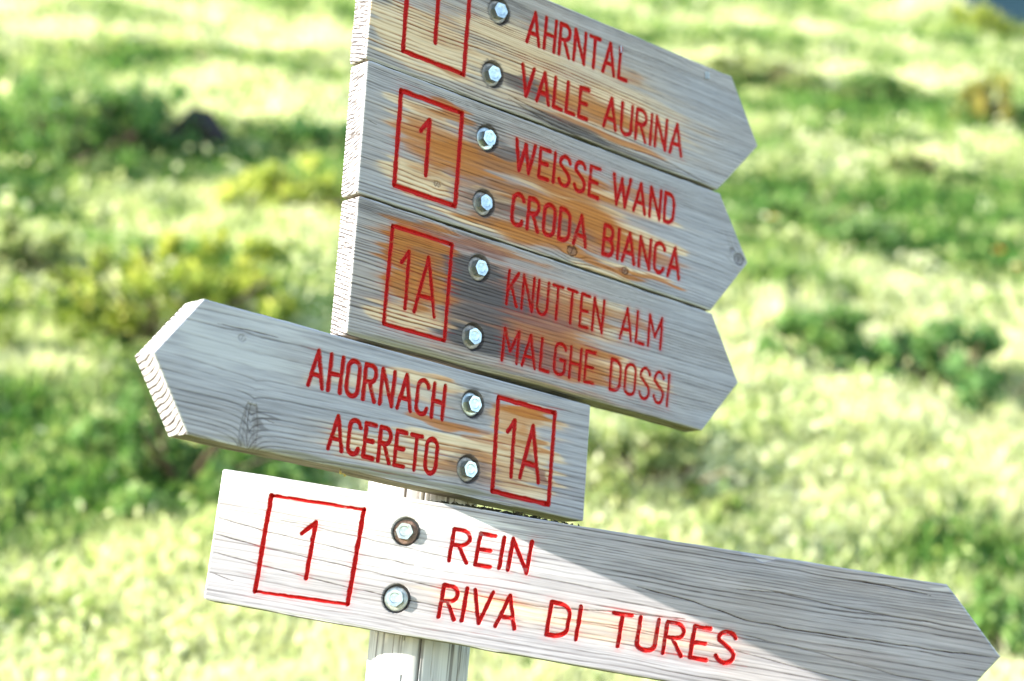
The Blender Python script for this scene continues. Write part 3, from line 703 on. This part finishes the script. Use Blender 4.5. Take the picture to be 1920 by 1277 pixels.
def build_shrub(x, y, w, h, pal, seed, label, n=1500):
    rng = np.random.default_rng(seed)
    z0 = float(ground(x, y)); root = empty('shrub', (x, y, z0 - .02)); tag(root, label, 'shrub', 'low shrubs on the meadow slope')
    k = 16 + int(w * 14)
    cx = rng.normal(0, .30, k) * w; cy = rng.normal(0, .28, k) * w; cz = h * rng.uniform(.10, .80, k) * np.clip(1 - 1.5 * (cx / w) ** 2, .15, 1)
    rr = np.stack([rng.uniform(.05, .15, k) * w, rng.uniform(.05, .15, k) * w, rng.uniform(.08, .24, k) * h], -1)
    j = rng.integers(0, k, n)
    d = rng.normal(size=(n, 3)); d /= np.linalg.norm(d, axis=1, keepdims=True)
    C = np.stack([cx, cy, cz], -1)[j] + d * rr[j] * (rng.random(n) ** .4)[:, None]
    C[:, 2] += float(0); gx = ground(x + C[:, 0], y + C[:, 1]) - z0
    C[:, 2] = np.maximum(C[:, 2] + gx * .8, gx + .015)
    L = rng.uniform(.035, .065, n) * (.8 + .35 * w)
    V, F = leaf_quads(rng, C, L, L * .30, up=.5)
    tone = np.clip(.42 + .35 * rng.normal(size=n) * .6 + .5 * (rng.random(k)[j] - .5) + .25 * d[:, 2], 0, 1)
    new_mesh('foliage', V, F, M_LEAF[pal], root, {'tone': np.repeat(tone, 4)}, smooth=False)
    SV, SF = [], []
    for i in range(k):
        v, f = tube((cx[i] * .15, cy[i] * .15, -.02), (cx[i], cy[i], cz[i]), .012, .005)
        SF += [tuple(a + len(SV) for a in q) for q in f]; SV += v
    new_mesh('stem', SV, np.array(SF), M_BARK, root)

def build_rock(x, y, w, h):
    import bmesh
    bm = bmesh.new(); bmesh.ops.create_icosphere(bm, subdivisions=5, radius=1)
    V = np.array([v.co[:] for v in bm.verts]); F = np.array([[v.index for v in f.verts] for f in bm.faces]); bm.free()
    nz = 1 + .55 * (fbm(V[:, 0] * 1.2 + 5, V[:, 1] * 1.2 + V[:, 2] * 1.7, 91, 4) - .5)
    for ax, lim in ((np.array([.5, -.6, .62]), .72), (np.array([-.8, -.3, .5]), .76), (np.array([.1, -.95, -.1]), .7), (np.array([.85, .2, .5]), .8)):
        ax = ax / np.linalg.norm(ax); dd = V @ ax; nz = np.where(dd * nz > lim, lim / np.maximum(dd, .01), nz)
    V = V * nz[:, None] * np.array([w / 2, w * .38, h])
    M = NT('dark_rock')
    c = M.ramp(M.noise(14, 6), [(.32, (.010, .008, .007)), (.6, (.04, .032, .026)), (.78, (.13, .09, .055))])
    M.link(c, M.b.inputs['Base Color']); M.bump(M.noise(30, 6), .02, 1)
    r = new_mesh('rock', V, F, M.m); r.location = (x, y, float(ground(x, y)) + h * .25)
    tag(r, 'dark brown rock half sunk in the shaded green hollow', 'rock')

def build_flower(x, y, h, rad, col, label, seed):
    rng = np.random.default_rng(seed); z0 = float(ground(x, y))
    root = empty('flower', (x, y, z0 - .01)); tag(root, label, 'flower', 'single flowers on the slope')
    V, F = tube((0, 0, 0), (.02, -.01, h), .004, .003); new_mesh('stem', V, np.array(F), M_LEAF['green'], root, {'tone': np.full(len(V), .4)})
    PV, PF = [], []
    for ringn, rr, el in ((9, rad, .15), (8, rad * .75, .55), (6, rad * .45, .95)):
        for i in range(ringn):
            a = 2 * math.pi * (i + rng.random() * .3) / ringn
            o = np.array([math.cos(a) * math.cos(el), math.sin(a) * math.cos(el), math.sin(el)]); sd = np.array([-math.sin(a), math.cos(a), 0])
            c = np.array([.02, -.01, h]); b = len(PV)
            PV += [c, c + o * rr * .6 + sd * rr * .24, c + o * rr, c + o * rr * .6 - sd * rr * .24]; PF.append((b, b + 1, b + 2, b + 3))
    M = NT('petals'); M.b.inputs['Base Color'].default_value = col + (1,)
    tr = M.n('ShaderNodeBsdfTranslucent'); tr.inputs[0].default_value = col + (1,); mx = M.n('ShaderNodeMixShader'); mx.inputs[0].default_value = .4
    M.link(M.ramp(M.noise(120, 3), [(.3, tuple(v * .8 for v in col)), (.7, col)]), M.b.inputs['Base Color'])
    M.link(M.b.outputs[0], mx.inputs[1]); M.link(tr.outputs[0], mx.inputs[2]); M.link(mx.outputs[0], M.out.inputs[0])
    new_mesh('blossom', np.array(PV), np.array(PF), M.m, root, smooth=False)

def build_post():
    cx, cy, R0 = -.0712, 2.0562, .0567
    zg = float(ground(cx, cy)) - .25
    z = np.concatenate([np.arange(zg, EYE - .02, .006), np.arange(EYE - .02, EYE + .32, .0010), np.arange(EYE + .32, EYE + .905, .006)])
    na = 340; a = np.linspace(0, 2 * np.pi, na, endpoint=False)
    A, Zz = np.meshgrid(a, z)
    arcm = A * R0 * 1000; zm = (Zz - EYE) * 1000              # millimetres round and along the post
    def per(fx, fz, sd):                                       # noise that closes round the post
        return vn(np.cos(A) * fx + 20, np.sin(A) * fx + Zz * 1000 / fz, sd)
    wob = arcm + 3 * (vn(arcm * 0 + 1, zm / 90, 3) - .5)
    lines = sstep(.60, .80, vn(wob / 1.7, zm / 120, 7)) * (A > .05) * (A < 6.2)
    grain = lines * (.3 + .6 * vn(wob / 8, zm / 30, 8))
    # the long drying check that faces the valley, and two finer ones
    def chk(a0, wd, st, wv=2.2):
        d = np.abs((A - a0) * R0 * 1000 + wv * (vn(zm / 55, zm * 0 + a0, 12) - .5))
        return st * (1 - sstep(wd * .6, wd, d))
    front = math.atan2(-cy, -cx)                               # towards the camera
    front = front % (2 * np.pi)
    cr = np.maximum.reduce([chk(front + .03, 1.1, .95), chk(front + .28, .8, .7) * vn(zm / 20, zm * 0, 5), chk(front - .30, .7, .7) * (vn(zm / 30, zm * 0 + 4, 6) > .45), chk(front - .12, .7, .8) * (zm < 40), chk(front + .9, 1.0, .6)])
    dark = np.zeros(A.shape); rdisp = np.zeros(A.shape); warm = np.zeros(A.shape); lite = .5 + .4 * sstep(.5, .75, vn(wob / 5, zm / 40, 9))
    for (da, zk, kr, st) in ((.92, 41, 5.0, .9), (-.13, 50, 3.0, .55), (1.1, 60, 2.0, .5), (.5, 160, 4, .6)):
        d = np.hypot((A - front - da) * R0 * 1000, (zm - zk) / 1.5)
        d = d + .8 * (vn(arcm / 2, zm / 2, 14) - .5)
        cr = np.maximum(cr, st * (1 - sstep(.3, 1.0, np.abs(d - kr)))); dark = np.maximum(dark, st * .5 * (1 - sstep(kr * .4, kr, d)))
        warm = np.maximum(warm, st * .5 * np.exp(-((zm - zk + kr * 2.4) / 6) ** 2 - ((A - front - da) * R0 * 1000 / 4) ** 2))
    rdisp -= .35 * lines + 2.4 * cr
    rdisp += 1.6 * (per(1.3, 260, 15) - .5) + .8 * (per(3, 90, 16) - .5)
    up = sstep(.205, .262, Zz - EYE)                           # the trunk swells and leans a little above the lowest sign
    rad = R0 + .0058 * up + rdisp / 1000
    mx = cx + up * (-.765 * .012 - .644 * .0058); my = cy + up * (-.644 * .012 + .765 * .0058)
    V = np.stack([mx + rad * np.cos(A), my + rad * np.sin(A), Zz], -1).reshape(-1, 3)
    nz = len(z); idx = np.arange(nz * na).reshape(nz, na); nx = np.roll(idx, -1, 1)
    F = np.stack([idx[:-1], nx[:-1], nx[1:], idx[1:]], -1).reshape(-1, 4)
    top = len(V); V = np.concatenate([V, [[cx, cy, z[-1] + .004]]])
    T = np.stack([idx[-1], nx[-1], np.full(na, top)], -1)
    e = lambda q: np.concatenate([q.ravel(), [0]])
    o = new_mesh('post', V, [F, T], M_POST, None, {'grain': e(np.clip(np.maximum(grain, cr), 0, 1)), 'dark': e(dark), 'warm': e(warm), 'cool': e(np.ones(A.shape)), 'lite': e(lite)})
    tag(o, 'cracked round grey timber post carrying the five arrow signs', 'post')

# ---------------------------------------------------------------- assemble
GRP = 'wooden arrow signs bolted to the post'
build_ground(); build_mountain()
build_post()
build_sign(1, 'upper', 'topmost grey wooden sign pointing right, cut off by the top edge, lettered AHRNTAL VALLE AURINA', GRP)
build_sign(2, 'upper', 'grey and amber wooden sign pointing right, lettered WEISSE WAND CRODA BIANCA', GRP)
build_sign(3, 'upper', 'wooden sign with purple and orange stains and 1A box, lettered KNUTTEN ALM MALGHE DOSSI', GRP)
build_sign(4, 'upper', 'grey wooden sign whose point is at its left, lettered AHORNACH ACERETO', GRP)
low = build_sign(5, 'lower', 'longest and lowest wooden sign, half sunlit, pointing right, lettered REIN RIVA DI TURES', GRP)

def dark_crust(root):
    rng = np.random.default_rng(8); n = 520
    cu = (-326.9 + 461.8) / 2; cv = (105.4 + 250.8) / 2
    u = rng.triangular(-112, -30, 75, n); hh = np.clip(1 - np.abs(u + 30) / 105, .08, 1)
    C = np.stack([(u - cu) / 1000, (251.2 + rng.random(n) ** 1.6 * 5 * hh * (.4 + vn(u / 9, u * 0, 3)) - cv) / 1000, -rng.uniform(2, 26, n) / 1000], -1)
    L = rng.uniform(.003, .011, n); d = rng.normal(size=(n, 3)) * np.array([1.6, .35, .5]); d /= np.linalg.norm(d, axis=1, keepdims=True)
    s_ = np.cross(d, rng.normal(size=(n, 3))); s_ /= np.linalg.norm(s_, axis=1, keepdims=True)
    V = np.stack([C - d * L[:, None] / 2, C + s_ * .0011, C + d * L[:, None] / 2, C - s_ * .0011], 1).reshape(-1, 3)
    M = NT('dark_lichen'); M.link(M.ramp(M.noise(300, 3), [(.3, (.008, .008, .006)), (.62, (.035, .03, .014)), (.8, (.12, .11, .03))]), M.b.inputs['Base Color'])
    tag(new_mesh('lichen', V, np.arange(4 * n).reshape(n, 4), M.m, root, smooth=False), kind='stuff')

def leaf_scrap():
    O, u, v = PLANES['upper']; n = u.cross(v)
    p = O + u * (-.2105) + v * .268 - n * .006
    root = empty('leaf_scrap', p); tag(root, 'tiny yellow leaf scrap hanging under the AHORNACH sign', 'leaf')
    rng = np.random.default_rng(2)
    V, F = leaf_quads(rng, np.array([[0, 0, -.001], [.003, .001, -.0025], [-.003, 0, -.003], [.005, -.001, -.004]]), np.array([.008, .007, .008, .005]), .0014, up=-.2)
    new_mesh('leaf', V, F, M_LEAF['ochre'], root, {'tone': np.full(len(V), .9)}, smooth=False)
    V, F = tube((0, 0, .004), (0, 0, -.003), .0003, .0003, 5); new_mesh('stem', V, np.array(F), M_BARK, root)
leaf_scrap()
dark_crust(low)

SHRUBS = [
 (-1.36, 10.42, .74, .44, 'bright', 'bright yellow-green bush just left of the WEISSE WAND sign'),
 (-1.57, 7.95, 1.03, .53, 'yellow', 'widest yellow-green bush, above the point of the AHORNACH sign'),
 (-1.15, 6.60, .68, .41, 'green', 'mid-green bush below the point of the AHORNACH sign'),
 (-3.08, 11.43, .98, .77, 'green', 'tall green bush at the left edge, beside the shaded hollow'),
 (-2.75, 11.85, .80, .61, 'deep', 'deep green bush left of the dark rock'),
 (-1.43, 11.93, .55, .37, 'deep', 'small deep green bush right of the dark rock'),
 (1.50, 8.50, .67, .38, 'green', 'green bush right of the point of the KNUTTEN ALM sign'),
 (2.06, 8.17, .79, .44, 'deep', 'deep green bush at the right edge level with the KNUTTEN ALM sign'),
 (.62, 6.88, .50, .26, 'dull', 'dull green bush in the gap right of the AHORNACH sign'),
 (3.26, 16.40, .77, .36, 'green', 'small dark green bush high on the slope right of the AHRNTAL sign'),
 (1.73, 10.87, 1.13, .30, 'green', 'long low green bush right of the WEISSE WAND sign'),
 (4.14, 15.42, .53, .60, 'ochre', 'upright ochre-yellow bush near the right edge, high on the slope'),
 (6.10, 23.47, .95, .62, 'yellow', 'bright green bush on the crest in the top right corner'),
 (2.20, 16.99, 1.38, .30, 'dull', 'long dull green bush above the point of the AHRNTAL sign'),
 (.21, 5.33, .34, .14, 'green', 'small green bush under the sign lettered RIVA DI TURES'),
 (1.66, 5.84, .38, .22, 'green', 'green bush behind the point of the lowest sign'),
 (2.88, 13.11, .49, .26, 'dull', 'small dull green bush between the long low bush and the small dark one'),
 (-2.42, 8.63, .47, .29, 'dull', 'dull green bush cut by the left edge beside the widest yellow bush'),
]
for i, (x, y, w, h, pal, lab) in enumerate(SHRUBS):
    build_shrub(x, y, w, h, pal, 100 + i, lab, n=int(900 + 1400 * w))
build_rock(-2.30, 11.95, .50, .22)
for i, a in enumerate([
 (2.83, 10.40, .16, .050, (.80, .28, .02), 'larger orange flower near the right edge of the slope'),
 (2.90, 10.25, .10, .034, (.75, .24, .02), 'smaller orange flower just below the larger orange one'),
 (1.49, 10.60, .14, .040, (.80, .36, .04), 'orange flower right of the point of the CRODA BIANCA sign'),
 (-1.06, 5.54, .10, .024, (.70, .68, .84), 'pale lilac flower low on the slope left of the REIN sign'),
 (-2.89, 14.6, .22, .060, (.85, .68, .50), 'pale cream flower above the shaded green hollow'),
 (-3.05, 11.0, .50, .040, (.62, .62, .80), 'pale lilac flower in front of the tall green bush'),
]):
    build_flower(*a, seed=i)
build_grass()
build_cover()
bpy.context.view_layer.update()
